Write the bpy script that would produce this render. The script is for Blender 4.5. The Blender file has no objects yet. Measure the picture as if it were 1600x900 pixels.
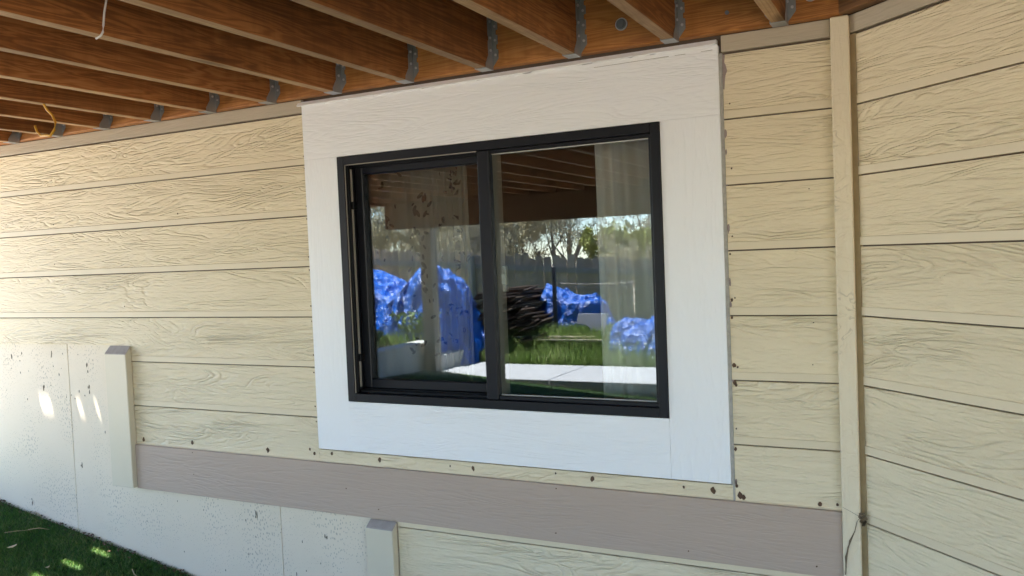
import bpy, math, random
import numpy as np
from mathutils import Vector, Matrix
random.seed(7); rng = np.random.default_rng(7)
S = bpy.context.scene
COL = S.collection

# ------------------------------------------------------------------ camera
cam = bpy.data.cameras.new("camera"); cam.sensor_width = 36; cam.lens = 1307.24/1600*36
cam.clip_start = .02; cam.clip_end = 600
co = bpy.data.objects.new("camera", cam); COL.objects.link(co); S.camera = co
yaw, pitch, roll = .4674, -.0414, -.0411
fw = Vector((-math.sin(yaw)*math.cos(pitch), math.cos(yaw)*math.cos(pitch), math.sin(pitch)))
r0 = Vector((math.cos(yaw), math.sin(yaw), 0)); u0 = r0.cross(fw)
rt = r0*math.cos(roll)+u0*math.sin(roll); up = -r0*math.sin(roll)+u0*math.cos(roll)
co.matrix_world = Matrix(((rt.x, up.x, -fw.x, .8785), (rt.y, up.y, -fw.y, -2.4637), (rt.z, up.z, -fw.z, .2064), (0, 0, 0, 1)))
# ------------------------------------------------------------------ sky, sun, exposure
SUN = Vector((.33, .155, -1)).normalized()            # travel direction of the light
w = bpy.data.worlds.new("World"); S.world = w; w.use_nodes = True
nt = w.node_tree; bg = nt.nodes["Background"]
sky = nt.nodes.new("ShaderNodeTexSky"); sky.sky_type = 'NISHITA'; sky.sun_disc = False
sky.sun_elevation = math.asin(-SUN.z); sky.sun_rotation = math.atan2(-SUN.x, -SUN.y)
sky.altitude = 1800; sky.air_density = 1.0; sky.dust_density = .05; sky.ozone_density = 3.0
nt.links.new(sky.outputs[0], bg.inputs[0]); bg.inputs[1].default_value = .11
sl = bpy.data.lights.new("sun", 'SUN'); sl.energy = 5.0; sl.angle = math.radians(.53); sl.color = (1, .94, .88)
so = bpy.data.objects.new("sun", sl); COL.objects.link(so); so.location = (0, -3, 8)
so.rotation_euler = SUN.to_track_quat('-Z', 'Y').to_euler()
S.view_settings.view_transform = 'Standard'; S.view_settings.look = 'None'
S.view_settings.gamma = 1; S.view_settings.exposure = 3.32
S.view_settings.use_curve_mapping = False
S.cycles.use_denoising = True
S.cycles.max_bounces = 12; S.cycles.diffuse_bounces = 6; S.cycles.glossy_bounces = 4; S.cycles.transparent_max_bounces = 12
S.cycles.sample_clamp_indirect = 8
S.cycles.caustics_reflective = False; S.cycles.caustics_refractive = False

# ------------------------------------------------------------------ materials
class NT:
    def __init__(s, name):
        s.m = bpy.data.materials.new(name); s.m.use_nodes = True; s.t = s.m.node_tree
        s.b = s.t.nodes["Principled BSDF"]; s.out = s.t.nodes["Material Output"]
    def n(s, typ, ins=None, **kw):
        x = s.t.nodes.new("ShaderNode"+typ)
        for k, v in kw.items(): setattr(x, k, v)
        for k, v in (ins or {}).items(): s.set(x.inputs[k], v)
        return x
    def set(s, inp, v):
        if isinstance(v, bpy.types.NodeSocket): s.t.links.new(v, inp)
        elif isinstance(v, bpy.types.Node): s.t.links.new(v.outputs[0], inp)
        else: inp.default_value = v
    def math(s, op, a, b=0., c=0., clamp=False):
        x = s.n("Math", operation=op, use_clamp=clamp)
        for i, v in enumerate((a, b, c)): s.set(x.inputs[i], v)
        return x.outputs[0]
    def mix(s, fac, a, b, blend='MIX'):
        x = s.n("Mix", data_type='RGBA', blend_type=blend)
        s.set(x.inputs[0], fac); s.set(x.inputs[6], a); s.set(x.inputs[7], b); return x.outputs[2]
    def ramp(s, fac, stops):
        x = s.n("ValToRGB"); s.set(x.inputs[0], fac); e = x.color_ramp.elements
        while len(e) < len(stops): e.new(.5)
        for k, (p, c) in zip(e, stops):
            k.position = p; k.color = c if len(c) == 4 else (*c, 1)
        return x.outputs[0]
    def noise(s, vec, scale, detail=3, rough=.55, dist=0., lac=2.):
        x = s.n("TexNoise", {"Vector": vec, "Scale": scale, "Detail": detail, "Roughness": rough, "Distortion": dist, "Lacunarity": lac})
        return x.outputs[0]
    def coord(s, scale=(1, 1, 1), rand=True):
        tc = s.n("TexCoord"); v = tc.outputs["Object"]
        if rand:
            oi = s.n("ObjectInfo")
            k = s.n("VectorMath", operation='SCALE'); s.set(k.inputs[0], (37.1, 11.3, 53.7)); s.set(k.inputs[3], oi.outputs["Random"])
            a = s.n("VectorMath", operation='ADD'); s.set(a.inputs[0], v); s.set(a.inputs[1], k.outputs[0]); v = a.outputs[0]
        mp = s.n("VectorMath", operation='MULTIPLY'); s.set(mp.inputs[0], v); s.set(mp.inputs[1], scale)
        return mp.outputs[0]
    def fin(s, color=None, rough=.5, bump=None, strength=.3, dist=.002, metal=0., spec=.5):
        if color is not None:
            s.set(s.b.inputs["Base Color"], color if not isinstance(color, tuple) else (*color, 1)[:4])
        s.set(s.b.inputs["Roughness"], rough); s.b.inputs["Metallic"].default_value = metal
        s.b.inputs["Specular IOR Level"].default_value = spec
        if bump is not None:
            bp = s.n("Bump", {"Height": bump, "Strength": strength, "Distance": dist}); s.set(s.b.inputs["Normal"], bp)
        return s.m

def plain(name, color, rough=.5, metal=0., spec=.5, var=.0, nscale=6):
    s = NT(name)
    if var:
        n = s.noise(s.coord(), nscale, 5)
        c = s.mix(n, (*[x*(1-var) for x in color], 1), (*[min(1, x*(1+var)) for x in color], 1))
    else: c = color
    return s.fin(c, rough, metal=metal, spec=spec)

def emboss(name, c1, c2, strength, freq=14, zs=9., xs=1.25, rough=.55, dirt=.25, vertical=False, dist=.003, spec=.35, fine=1.):
    """painted fibre siding pressed with a cedar grain"""
    s = NT(name)
    ax = (lambda a, b: (a, .5, b)) if not vertical else (lambda a, b: (b, .5, a))
    n1 = s.noise(s.coord(ax(xs, zs)), 1., 3., .5, .9)
    ring = s.math('SINE', s.math('MULTIPLY', n1, freq*6.283))
    line = s.math('POWER', s.math('ABSOLUTE', s.math('MULTIPLY_ADD', ring, .5, .5)), 2.4)
    mask = s.ramp(s.noise(s.coord(ax(2.2, 9)), 1., 4), [(.40, (.10,)*3), (.60, (1,)*3)])
    line = s.math('MULTIPLY', line, mask)
    fib = s.noise(s.coord(ax(9, 150)), 1., 3, .6)
    fib2 = s.noise(s.coord(ax(30, 85)), 1., 3, .6)
    med = s.math('ABSOLUTE', s.math('SUBTRACT', s.noise(s.coord(ax(4.5, 42)), 1., 3, .6, .5), .5))
    h = s.math('SUBTRACT', s.math('ADD', s.math('MULTIPLY_ADD', fib, .5*fine, s.math('MULTIPLY', fib2, .7*fine)), s.math('MULTIPLY', s.math('MINIMUM', med, .10), 4.2*fine)), s.math('MULTIPLY', line, .85))
    big = s.noise(s.coord((2.2, 2, 5)), 1., 4)
    col = s.mix(big, (*c1, 1), (*c2, 1))
    # old grime caught in the deepest lines and a scatter of specks
    crk = s.math('MULTIPLY', s.math('GREATER_THAN', line, .86), s.ramp(s.noise(s.coord(ax(9, 20)), 1., 2), [(.5, (0,)*3), (.62, (dirt,)*3)]))
    col = s.mix(crk, col, (.20, .15, .09, 1))
    sp = s.math('GREATER_THAN', s.noise(s.coord((30, 30, 34)), 1., 2), .735)
    col = s.mix(s.math('MULTIPLY', sp, dirt*.9), col, (.25, .19, .12, 1))
    return s.fin(col, rough, h, strength, dist, spec=spec)

CREAM = (.72, .607, .412); CREAM2 = (.775, .668, .468)
M = {}
M['siding'] = emboss('cream_siding_paint', CREAM, CREAM2, .93, freq=14, xs=1.7, zs=10, dist=.0038, dirt=.07)
M['lip'] = plain('cream_lip_paint', (.69, .585, .405), .5, var=.05)
M['white'] = emboss('fresh_white_paint', (.84, .84, .84), (.87, .87, .87), .4, freq=16, zs=11, dirt=.0, rough=.45, dist=.0024)
M['white_v'] = emboss('fresh_white_paint_upright', (.84, .84, .84), (.87, .87, .87), .3, freq=12, zs=9, dirt=.0, rough=.42, vertical=True, dist=.002)
M['cap'] = plain('white_cap_paint', (.80, .80, .80), .4)
M['taupe'] = emboss('taupe_band_paint', (.44, .335, .262), (.47, .362, .287), .42, freq=12, zs=12, rough=.5, dist=.0022, dirt=.1)
M['frieze'] = emboss('frieze_paint', (.43, .365, .27), (.47, .40, .30), .5, freq=11, zs=14, rough=.55, dist=.002, dirt=.2)
M['corner'] = emboss('corner_trim_paint', (.71, .61, .435), (.76, .66, .485), .5, freq=7, zs=10, xs=14, rough=.5, vertical=True, dist=.003, dirt=.3)
M['stub'] = plain('stub_paint', (.64, .565, .42), .5, var=.05)
M['cutend'] = plain('raw_cut_end', (.37, .32, .285), .8, var=.25, nscale=40)
M['caulk'] = plain('dirty_caulk', (.42, .33, .19), .7, var=.35, nscale=18)
M['greycaulk'] = plain('grey_caulk', (.40, .38, .34), .8, var=.4, nscale=60)
M['dark'] = plain('dark_sheathing', (.11, .075, .05), .9)
M['rust'] = plain('rusty_chip', (.10, .055, .03), .9, var=.5, nscale=120)
M['pit'] = plain('open_pit', (.17, .145, .11), .9, var=.4, nscale=90)
M['peel'] = plain('bare_patch', (.30, .235, .22), .8, var=.3, nscale=60)

def concrete_paint():
    s = NT('painted_concrete')
    sp3 = s.n("SeparateXYZ", {0: s.coord((85, 1, 48), False)}); cb = s.n("CombineXYZ", {0: sp3.outputs[0], 1: sp3.outputs[2]})
    v = s.n("TexVoronoi", {"Vector": cb, "Scale": 1., "Randomness": 1.}, voronoi_dimensions='2D')
    m = s.ramp(s.noise(s.coord((5, 5, 4), False), 1., 4), [(.42, (0,)*3), (.66, (1,)*3)])
    m2 = s.noise(s.coord((120, 120, 60), False), 1., 2)
    thr = s.math('MULTIPLY_ADD', m, .20, .03)
    pit = s.math('MULTIPLY', s.math('LESS_THAN', s.math('MULTIPLY_ADD', m2, .14, s.math('SUBTRACT', v.outputs["Distance"], .07)), thr), 1.)
    lum = s.noise(s.coord((2.5, 2, 1.6), False), 1., 5)
    col = s.mix(lum, (.66, .56, .42, 1), (.775, .67, .52, 1))
    col = s.mix(s.math('MULTIPLY', pit, .5), s.mix(s.ramp(s.noise(s.coord((1.1, 1, 3.5), False), 1., 6, .65), [(.55, (0,)*3), (.75, (.28,)*3)]), col, (.40, .34, .25, 1)), (.22, .19, .15, 1))
    h = s.math('SUBTRACT', s.math('MULTIPLY', s.noise(s.coord((70, 70, 70), False), 1., 4), .5), pit)
    return s.fin(col, .6, h, .45, .003)
M['concrete'] = concrete_paint()

def wood(name, axis, a, b, c, rough=.65, freq=1.):
    s = NT(name)
    sc = {'x': (1.5, 26, 26), 'y': (26, 1.5, 26), 'z': (26, 26, 1.5)}[axis]
    sc2 = {'x': (3, 180, 180), 'y': (180, 3, 180), 'z': (180, 180, 3)}[axis]
    sc3 = {'x': (1.1, 7, 7), 'y': (7, 1.1, 7), 'z': (7, 7, 1.1)}[axis]
    n1 = s.noise(s.coord(sc), freq, 3, .5, .8)
    g = s.math('MULTIPLY_ADD', s.math('SINE', s.math('MULTIPLY', n1, 62.)), .5, .5)
    n2 = s.noise(s.coord(sc2), 1., 3, .6)
    n3 = s.noise(s.coord(sc3), 1., 3, .5)
    f = s.math('ADD', s.math('MULTIPLY', g, .38), s.math('ADD', s.math('MULTIPLY', n2, .35), s.math('MULTIPLY_ADD', n3, .9, -.35)), clamp=True)
    col = s.ramp(f, [(.08, a), (.5, b), (.95, c)])
    sw = {'x': (34, 4, 4), 'y': (4, 34, 4), 'z': (4, 4, 34)}[axis]
    blot = {'x': (2.2, 5, 5), 'y': (5, 2.2, 5), 'z': (5, 5, 2.2)}[axis]
    m_ = s.math('ADD', s.math('MULTIPLY', s.noise(s.coord(sw), 1., 2), .35), s.math('MULTIPLY', s.noise(s.coord(blot), 1., 4, .6), .9))
    col = s.mix(s.ramp(m_, [(.42, (.55,)*3), (.68, (0,)*3)]), col, (a[0]*.8, a[1]*.8, a[2]*.8, 1))
    ks = {'x': (1.6, 6, 6), 'y': (6, 1.6, 6), 'z': (6, 6, 1.6)}[axis]
    kv = s.n("TexVoronoi", {"Vector": s.coord(ks), "Scale": 1., "Randomness": 1.})
    kd = s.math('ADD', kv.outputs["Distance"], s.math('MULTIPLY_ADD', s.noise(s.coord(sc), 1.5, 2), .16, -.08))
    col = s.mix(s.ramp(kd, [(.07, (.8,)*3), (.15, (0,)*3)]), col, (a[0]*.28, a[1]*.28, a[2]*.28, 1))
    oi = s.n("ObjectInfo")
    hsv = s.n("HueSaturation", {"Color": col, "Saturation": 1., "Value": s.math('MULTIPLY_ADD', oi.outputs["Random"], .4, .8)})
    hsv.inputs["Hue"].default_value = .5
    return s.fin(hsv.outputs[0], rough, f, .25, .0015, spec=.3)
M['joist'] = wood('stained_joist', 'y', (.125, .046, .013), (.28, .108, .031), (.42, .19, .064))
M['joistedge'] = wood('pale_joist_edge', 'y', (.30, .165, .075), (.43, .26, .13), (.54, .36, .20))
M['ledger'] = wood('stained_ledger', 'x', (.31, .115, .030), (.52, .215, .058), (.64, .31, .10))
M['beam'] = wood('stained_beam', 'x', (.10, .045, .018), (.17, .08, .03), (.24, .12, .05))
M['deckboard'] = wood('deck_board', 'x', (.14, .07, .035), (.22, .12, .06), (.28, .16, .09))
M['postwood'] = wood('grey_post', 'z', (.22, .18, .14), (.32, .27, .21), (.38, .33, .26))
M['fence'] = wood('weathered_fence', 'z', (.20, .145, .11), (.36, .265, .20), (.48, .37, .29), .85)
M['rail'] = wood('fence_rail', 'x', (.17, .155, .145), (.24, .22, .21), (.30, .28, .27), .85)
M['plank'] = wood('old_plank', 'y', (.05, .032, .022), (.11, .07, .045), (.24, .17, .12), .9)
M['paleplank'] = wood('pale_plank', 'x', (.40, .32, .26), (.52, .44, .36), (.6, .52, .44), .85)
M['bark'] = wood('pale_bark', 'z', (.20, .17, .14), (.32, .28, .23), (.45, .41, .36), .9)
M['zinc'] = plain('galvanised_steel', (.34, .36, .38), .36, metal=.6, var=.08, nscale=45)
M['nail'] = plain('bright_nail', (.7, .7, .72), .35, metal=.8)
M['bolt'] = plain('bolt_head', (.20, .22, .24), .5, metal=.7)
M['black'] = plain('black_window_vinyl', (.0065, .007, .0095), .42, spec=.28)
M['black2'] = plain('black_track', (.004, .004, .005), .5, spec=.2)
M['tan'] = plain('tan_vinyl', (.52, .48, .40), .5)
M['strip'] = plain('grey_strip_and_glint', (.30, .27, .23), .7)
M['latch'] = plain('latch_white', (.66, .64, .58), .4)
M['room'] = plain('room_paint', (.30, .26, .21), .9)
M['yellow'] = plain('yellow_jacket', (.62, .33, .03), .45)
M['wire'] = plain('pale_wire', (.62, .58, .55), .4)
M['web'] = plain('cobweb_dirt', (.16, .12, .075), 1.)
M['slab'] = plain('slab_concrete', (.37, .37, .375), .85, var=.16, nscale=7)
M['bounce'] = plain('pale_bounce_concrete', (.62, .59, .53), .85, var=.08, nscale=5)
M['wallblock'] = plain('retaining_concrete', (.42, .41, .38), .85, var=.14, nscale=5)
M['jboard'] = plain('grey_white_board', (.42, .42, .45), .6, var=.12, nscale=6)
M['metalpost'] = plain('dark_metal', (.03, .035, .045), .5, metal=.3)
M['rope'] = plain('rope', (.36, .31, .28), .9)
M['puff'] = plain('white_petal', (.8, .8, .8), .8)
M['deadleaf'] = plain('dead_leaf', (.50, .42, .28), .8, var=.3, nscale=40)
M['twig'] = plain('dry_straw', (.40, .30, .17), .9)
M['leafprint'] = plain('dark_leaf_print', (.06, .055, .05), .9)
M['shrub'] = plain('shrub_leaf', (.28, .30, .05), .7, var=.4, nscale=4)
M['bud'] = plain('spring_bud', (.50, .45, .28), .7, var=.45, nscale=3)
M['weed'] = plain('weed_leaf', (.11, .17, .035), .6, var=.4, nscale=9)

def cloth(name, c):
    s = NT(name); s.fin(c, .9, s.noise(s.coord((900, 900, 900), False), 1., 1), .1, .0005)
    tr = s.n("BsdfTranslucent", {"Color": (*c, 1)}); mx = s.n("MixShader", {0: .2, 1: s.b.outputs[0], 2: tr.outputs[0]})
    s.t.links.new(mx.outputs[0], s.out.inputs[0]); return s.m
M['curtain'] = cloth('grey_curtain', (.74, .72, .67))
M['printed'] = cloth('printed_curtain', (.27, .25, .215))

def tarp():
    s = NT('blue_tarp')
    v = s.n("TexVoronoi", {"Vector": s.coord((9, 9, 9)), "Scale": 1.0}, feature='F1'); 
    n = s.noise(s.coord(), 11, 5, .6, 1.2)
    rd = s.math('ABSOLUTE', s.math('SUBTRACT', n, .5))
    h = s.math('ADD', s.math('MULTIPLY', rd, 1.2), s.math('MULTIPLY', v.outputs["Distance"], 1.3))
    col = s.mix(s.noise(s.coord(), 3, 3), (.003, .075, .40, 1), (.006, .14, .60, 1))
    return s.fin(col, .33, h, .8, .04, spec=.5)
M['tarp'] = tarp()

def grassm(name, a, b, c):
    s = NT(name); g = s.n("NewGeometry")
    n = s.noise(s.coord(rand=False), 3.2, 4)
    f = s.math('ADD', s.math('MULTIPLY', g.outputs["Random Per Island"], .6), s.math('MULTIPLY_ADD', n, .9, -.25), clamp=True)
    col = s.ramp(f, [(.05, a), (.5, b), (.97, c)])
    s.fin(col, .55, spec=.3)
    tr = s.n("BsdfTranslucent", {"Color": col}); mx = s.n("MixShader", {0: .42, 1: s.b.outputs[0], 2: tr.outputs[0]})
    s.t.links.new(mx.outputs[0], s.out.inputs[0]); return s.m
M['turf'] = grassm('turf_blade', (.028, .085, .015), (.065, .165, .028), (.24, .27, .10))
M['tall'] = grassm('tall_grass', (.10, .18, .03), (.21, .31, .075), (.50, .52, .26))
def groundm():
    s = NT('ground_soil'); n = s.noise(s.coord((1.5, 1.5, 1.5), False), 1., 6)
    col = s.ramp(n, [(.3, (.22, .175, .125)), (.55, (.32, .265, .20)), (.75, (.41, .35, .27))])
    return s.fin(col, .95, s.noise(s.coord((60, 60, 60), False), 1., 4), .6, .01)
M['ground'] = groundm()

M['turfbase'] = plain('turf_backing', (.018, .045, .010), .95, var=.4, nscale=30)
M['lawnbase'] = plain('lawn_base', (.12, .18, .05), .95, var=.4, nscale=12)
def glass():
    s = NT('window_glass')
    fr = s.n("Fresnel", {"IOR": 1.5})
    f = s.math('MULTIPLY_ADD', fr.outputs[0], 1.0, .034, clamp=True)
    gl = s.n("BsdfGlossy", {"Roughness": .0, "Color": (.86, .94, 1, 1)}); tr = s.n("BsdfTransparent", {"Color": (.93, .95, .94, 1)})
    mx = s.n("MixShader", {0: f, 1: tr.outputs[0], 2: gl.outputs[0]})
    s.t.links.new(mx.outputs[0], s.out.inputs[0]); return s.m
M['glass'] = glass()

# ------------------------------------------------------------------ mesh helpers
class MB:
    def __init__(s): s.v = []; s.f = []; s.m = []
    def add(s, vs, fs, mi=0):
        o = len(s.v); s.v += [tuple(p) for p in vs]
        for i, f in enumerate(fs):
            s.f.append(tuple(o+k for k in f)); s.m.append(mi if isinstance(mi, int) else mi[i])
        return s
    def box(s, x0, x1, y0, y1, z0, z1, mi=0):
        return s.add([(x0, y0, z0), (x1, y0, z0), (x1, y1, z0), (x0, y1, z0), (x0, y0, z1), (x1, y0, z1), (x1, y1, z1), (x0, y1, z1)],
            [(0, 3, 2, 1), (4, 5, 6, 7), (0, 1, 5, 4), (1, 2, 6, 5), (2, 3, 7, 6), (3, 0, 4, 7)], mi)
    def prism(s, pa, pb, mi=0, cap=0):
        """two matching outlines joined into a solid"""
        n = len(pa); fs = [(i, (i+1) % n, n+(i+1) % n, n+i) for i in range(n)]
        return s.add(list(pa)+list(pb), fs+[tuple(range(n-1, -1, -1)), tuple(range(n, 2*n))], mi if isinstance(mi, int) else list(mi)+[cap, cap])
    def tube(s, pts, r, n=6, mi=0):
        pts = [Vector(p) for p in pts]; rs = r if isinstance(r, (list, tuple)) else [r]*len(pts); rings = []
        for i, p in enumerate(pts):
            d = (pts[min(i+1, len(pts)-1)]-pts[max(i-1, 0)]).normalized()
            a = d.cross(Vector((0, 0, 1)) if abs(d.z) < .9 else Vector((1, 0, 0))).normalized(); b = d.cross(a)
            rings.append([p+(a*math.cos(t*2*math.pi/n)+b*math.sin(t*2*math.pi/n))*rs[i] for t in range(n)])
        vs = [q for g in rings for q in g]; fs = []
        for i in range(len(pts)-1):
            for t in range(n): fs.append((i*n+t, i*n+(t+1) % n, (i+1)*n+(t+1) % n, (i+1)*n+t))
        fs += [tuple(range(n-1, -1, -1)), tuple(range((len(pts)-1)*n, len(pts)*n))]
        return s.add(vs, fs, mi)
    def chip(s, x, y, z, r, sx=1., sz=1., th=.0012, mi=0):
        """an irregular flake standing just proud of a wall facing -y"""
        n = 9; a0 = random.random()*6
        o = [(x+sx*r*random.uniform(.65, 1.2)*math.cos(a0+i*6.283/n), z+sz*r*random.uniform(.65, 1.2)*math.sin(a0+i*6.283/n)) for i in range(n)]
        return s.prism([(p, y, q) for p, q in o], [(p, y-th, q) for p, q in o], mi)
    def build(s, name, mats, parent=None, origin=(0, 0, 0), rotz=0, local=False, smooth=False, bevel=0, seg=1, **props):
        O = Vector(origin)
        me = bpy.data.meshes.new(name)
        me.from_pydata(s.v if local else [tuple(Vector(p)-O) for p in s.v], [], s.f)
        mats = mats if isinstance(mats, (list, tuple)) else [mats]
        for m in mats: me.materials.append(M[m] if isinstance(m, str) else m)
        me.polygons.foreach_set("material_index", s.m)
        if smooth: me.polygons.foreach_set("use_smooth", [True]*len(s.f))
        me.update()
        return link(name, me, parent, O, rotz, bevel, seg, **props)
def link(name, me, parent=None, loc=(0, 0, 0), rotz=0, bevel=0, seg=1, **props):
    o = bpy.data.objects.new(name, me); COL.objects.link(o)
    loc = Vector(loc)
    if parent:
        o.parent = parent
        if parent.parent: loc = loc-parent.parent.location
        loc = loc-parent.location
    o.location = loc; o.rotation_euler.z = rotz
    if bevel:
        b = o.modifiers.new("edge", 'BEVEL'); b.width = bevel; b.segments = seg; b.limit_method = 'ANGLE'
    for k, v in props.items(): o[k] = v
    return o
def thing(name, loc, label, category, group=None):
    o = bpy.data.objects.new(name, None); COL.objects.link(o); o.location = loc; o.empty_display_size = .1
    o['label'] = label; o['category'] = category
    if group: o['group'] = group
    return o
def fast_mesh(name, V, F, mat):
    """V (n,3) array, F (m,k) array"""
    me = bpy.data.meshes.new(name); k = F.shape[1]
    me.vertices.add(len(V)); me.vertices.foreach_set("co", V.astype(np.float32).ravel())
    me.loops.add(F.size); me.loops.foreach_set("vertex_index", F.astype(np.int32).ravel())
    me.polygons.add(len(F)); me.polygons.foreach_set("loop_start", np.arange(0, F.size, k, dtype=np.int32))
    me.update(calc_edges=True); me.validate(); me.materials.append(M[mat]); return me

# ------------------------------------------------------------------ measured lines (metres; z = 0 at the fourth lap line)
E = .19                                     # exposure of a lap board
CL, CR = -1.208, .334                        # white casing
PL, PR = .641, .688                          # corner trim
GAP = .0044

def lap(parent, x0, x1, zb, zt, origin=None, rotz=0, lip=True, name='lap_board'):
    """one lap board: smooth lip at the bottom, embossed face leaning back above it"""
    H = zt-zb-GAP
    pr = [(-0.0, 0), (-0.0, .022), (.0026, .0236), (.0016, H), (.014, H), (.014, 0)] if lip else [(.0022, 0), (.0016, H), (.014, H), (.014, 0)]
    b = MB(); L = x1-x0
    mi = [1, 1, 0, 0, 0, 0] if lip else [0]*4
    b.prism([(0, y, z) for y, z in pr], [(L, y, z) for y, z in pr], mi, 0)
    o = origin if origin is not None else (x0, 0, zb)
    return b.build(name, ['siding', 'lip'], parent, o, rotz, local=True)

# ------------------------------------------------------------------ house wall
HW = thing('house_wall', (-1.0, 0, -1.3), 'cream lap-sided house wall with taupe band that surrounds the black window', 'wall')
zl = [.7576, 3*E, 2*E, E, 0, -E, -2*E, -3*E]
for i in range(4):                                     # left of the casing
    lap(HW, -6.0, CL-.003, zl[i+1], zl[i])
b = MB(); H = E-GAP                                     # the board that steps over the stub
for (xa, xb, zb_, lp) in ((0, 3.72, -.122, False), (3.72, 6.0-1.211, -E, True)):
    h0 = zb_+E
    pr = [(-0.0, h0), (-0.0, .022), (.0026, .0236), (.0016, H), (.014, H), (.014, h0)] if lp else [(.0023, h0), (.0016, H), (.014, H), (.014, h0)]
    b.prism([(xa, y, z) for y, z in pr], [(xb, y, z) for y, z in pr], [1, 1, 0, 0, 0, 0] if lp else [0]*4, 0)
b.build('lap_board', ['siding', 'lip'], HW, (-6.0, 0, -E), local=True)
lap(HW, -2.25, CL-.003, -2*E, -E); lap(HW, -2.25, CL-.003, -3*E, -2*E)
lap(HW, CL-.001, CR+.004, -3*E, -.5005, lip=False)      # strip under the casing
for i in range(7): lap(HW, .3445, PL-.002, zl[i+1], zl[i])
lap(HW, -.866, PL-.002, -.7608, -3*E-.002); lap(HW, -.866, PL-.002, -.95, -.7608); lap(HW, -.866, PL-.002, -1.14, -.95); lap(HW, -.866, PL-.002, -1.33, -1.14)
MB().box(-2.2095, PL-.002, -.0125, -.0005, -.740, -.5495).build('trim_band', 'taupe', HW, (-2.206, 0, -.74), bevel=.0015, label='wide taupe band board running below the window')
MB().box(-6.0, CL-.002, -.004, .0135, .7600, .8075).build('frieze_board', 'frieze', HW, (-6, 0, .76), bevel=.0015)
MB().box(CR+.009, PL-.003, -.004, .0135, .7600, .8075).build('frieze_board', 'frieze', HW, (CR, 0, .76), bevel=.0015)
MB().box(PL, PR, -.030, .0135, -1.5, .8060).build('corner_trim', 'corner', HW, (PL, 0, -1.5), bevel=.003)
def stub(x0, x1, zb, zf, z0, yf):
    pr = [(yf, z0), (yf, zf), (-.001, zb), (-.001, z0)]
    b = MB(); b.prism([(x0, y, z) for y, z in pr], [(x1, y, z) for y, z in pr], [0, 1, 0, 0], 0)
    b.build('trim_stub', ['stub', 'cutend'], HW, (x0, 0, z0), bevel=.0025)
stub(-2.345, -2.212, -.1225, -.156, -.736, -.032)
stub(-.985, -.868, -.7425, -.767, -1.4, -.034)
MB().box(CR+.0005, .3435, .0025, .0135, -3*E, .759).build('caulk_line', 'greycaulk', HW, (CR, 0, -.5))
# sheathing behind the boards, with the window opening left out
for (x0, x1, z0, z1) in ((-6, -2.26, -.10, 1.5), (-2.26, -1.056, -.69, 1.5), (-1.056, .156, -.69, -.315), (-1.056, .156, .584, 1.5), (.156, 3.2, -1.3, 1.5)):
    MB().box(x0, x1, .0145, .12, z0, z1).build('sheathing', 'dark', HW, (x0, .0145, z0))
rust = [(-1.88,-.524,.0115),(-1.468,-.525,.012),(-1.256,-.507,.0064),(-1.235,-.523,.0076),(-1.152,-.517,.0088),(-.933,-.525,.0108),(-.635,-.523,.0046),(-.543,-.524,.0101),(-.234,-.516,.0043),(-.107,-.522,.0105),(.19,-.523,.0051),(.279,-.526,.0121),(.349,-.506,.006),(.358,-.532,.012),(.368,-.538,.009),(.58,-.537,.0089),(.626,-.534,.0059),(.349,-.396,.0069),(.352,-.148,.0085),(.362,-.153,.0049),(.353,-.199,.0085),(.356,-.206,.006),(.353,-.335,.0039),(-2.17,-.529,.0107)]
small = [(-1.2135,.6,.004),(-1.2135,.555,.004),(-1.2135,.414,.004),(-1.2135,.367,.005),(-1.2145,.225,.005),(-1.2145,.175,.005),(-1.216,.04,.005),(-1.216,-.018,.004),(-1.216,-.146,.005),(-1.218,-.212,.005),(-1.22,-.341,.005),(-1.218,-.399,.005),(.362,.612,.004),(.362,.426,.0045),(.358,.23,.0045),(.35,.178,.0058),(.351,.044,.008),(.36,.05,.004),(.35,-.007,.007),(-2.678,.421,.004),(-1.889,.425,.005),(-2.687,.242,.004),(-2.241,.046,.004),(.571,-.141,.003),(.576,-.022,.003),(.573,.352,.003)]
def face_y(z):                              # front of the lap board at height z
    k = min([q for q in zl if q <= z] or [-.7608], key=lambda q: z-q); t = z-k
    return 0. if t < .0225 else .0022
b = MB()
for x, z, r in rust: b.chip(x, face_y(z), z, r*.82, .8, 1.15, .0016)
for x, z, r in small: b.chip(x, face_y(z), z, r*.6, .9, 1.1, .0014)
for x, z, r in [(-1.866,-.56,.004),(-1.865,-.651,.004),(-1.081,-.639,.004),(-.938,-.703,.004),(-.228,-.562,.004),(-.235,-.709,.004),(.569,-.712,.005),(.202,-.714,.004)]: b.chip(x, -.0125, z, r*.6)
b.build('rust_chip', 'rust', HW, (-1, 0, -.5), kind='stuff')
b = MB()
o = [(.345,.7555),(.352,.752),(.350,.732),(.354,.721),(.3575,.707),(.352,.694),(.350,.679),(.348,.654),(.345,.655)]
b.prism([(x, .006, z) for x, z in o], [(x, .0008, z) for x, z in o])
for k in range(9): b.chip(.3475, .006, random.uniform(-.53, .6), random.uniform(.004, .008), .6, 2.2, .005)
b.build('bare_patch', 'peel', HW, (.345, 0, .7), kind='stuff')

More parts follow.
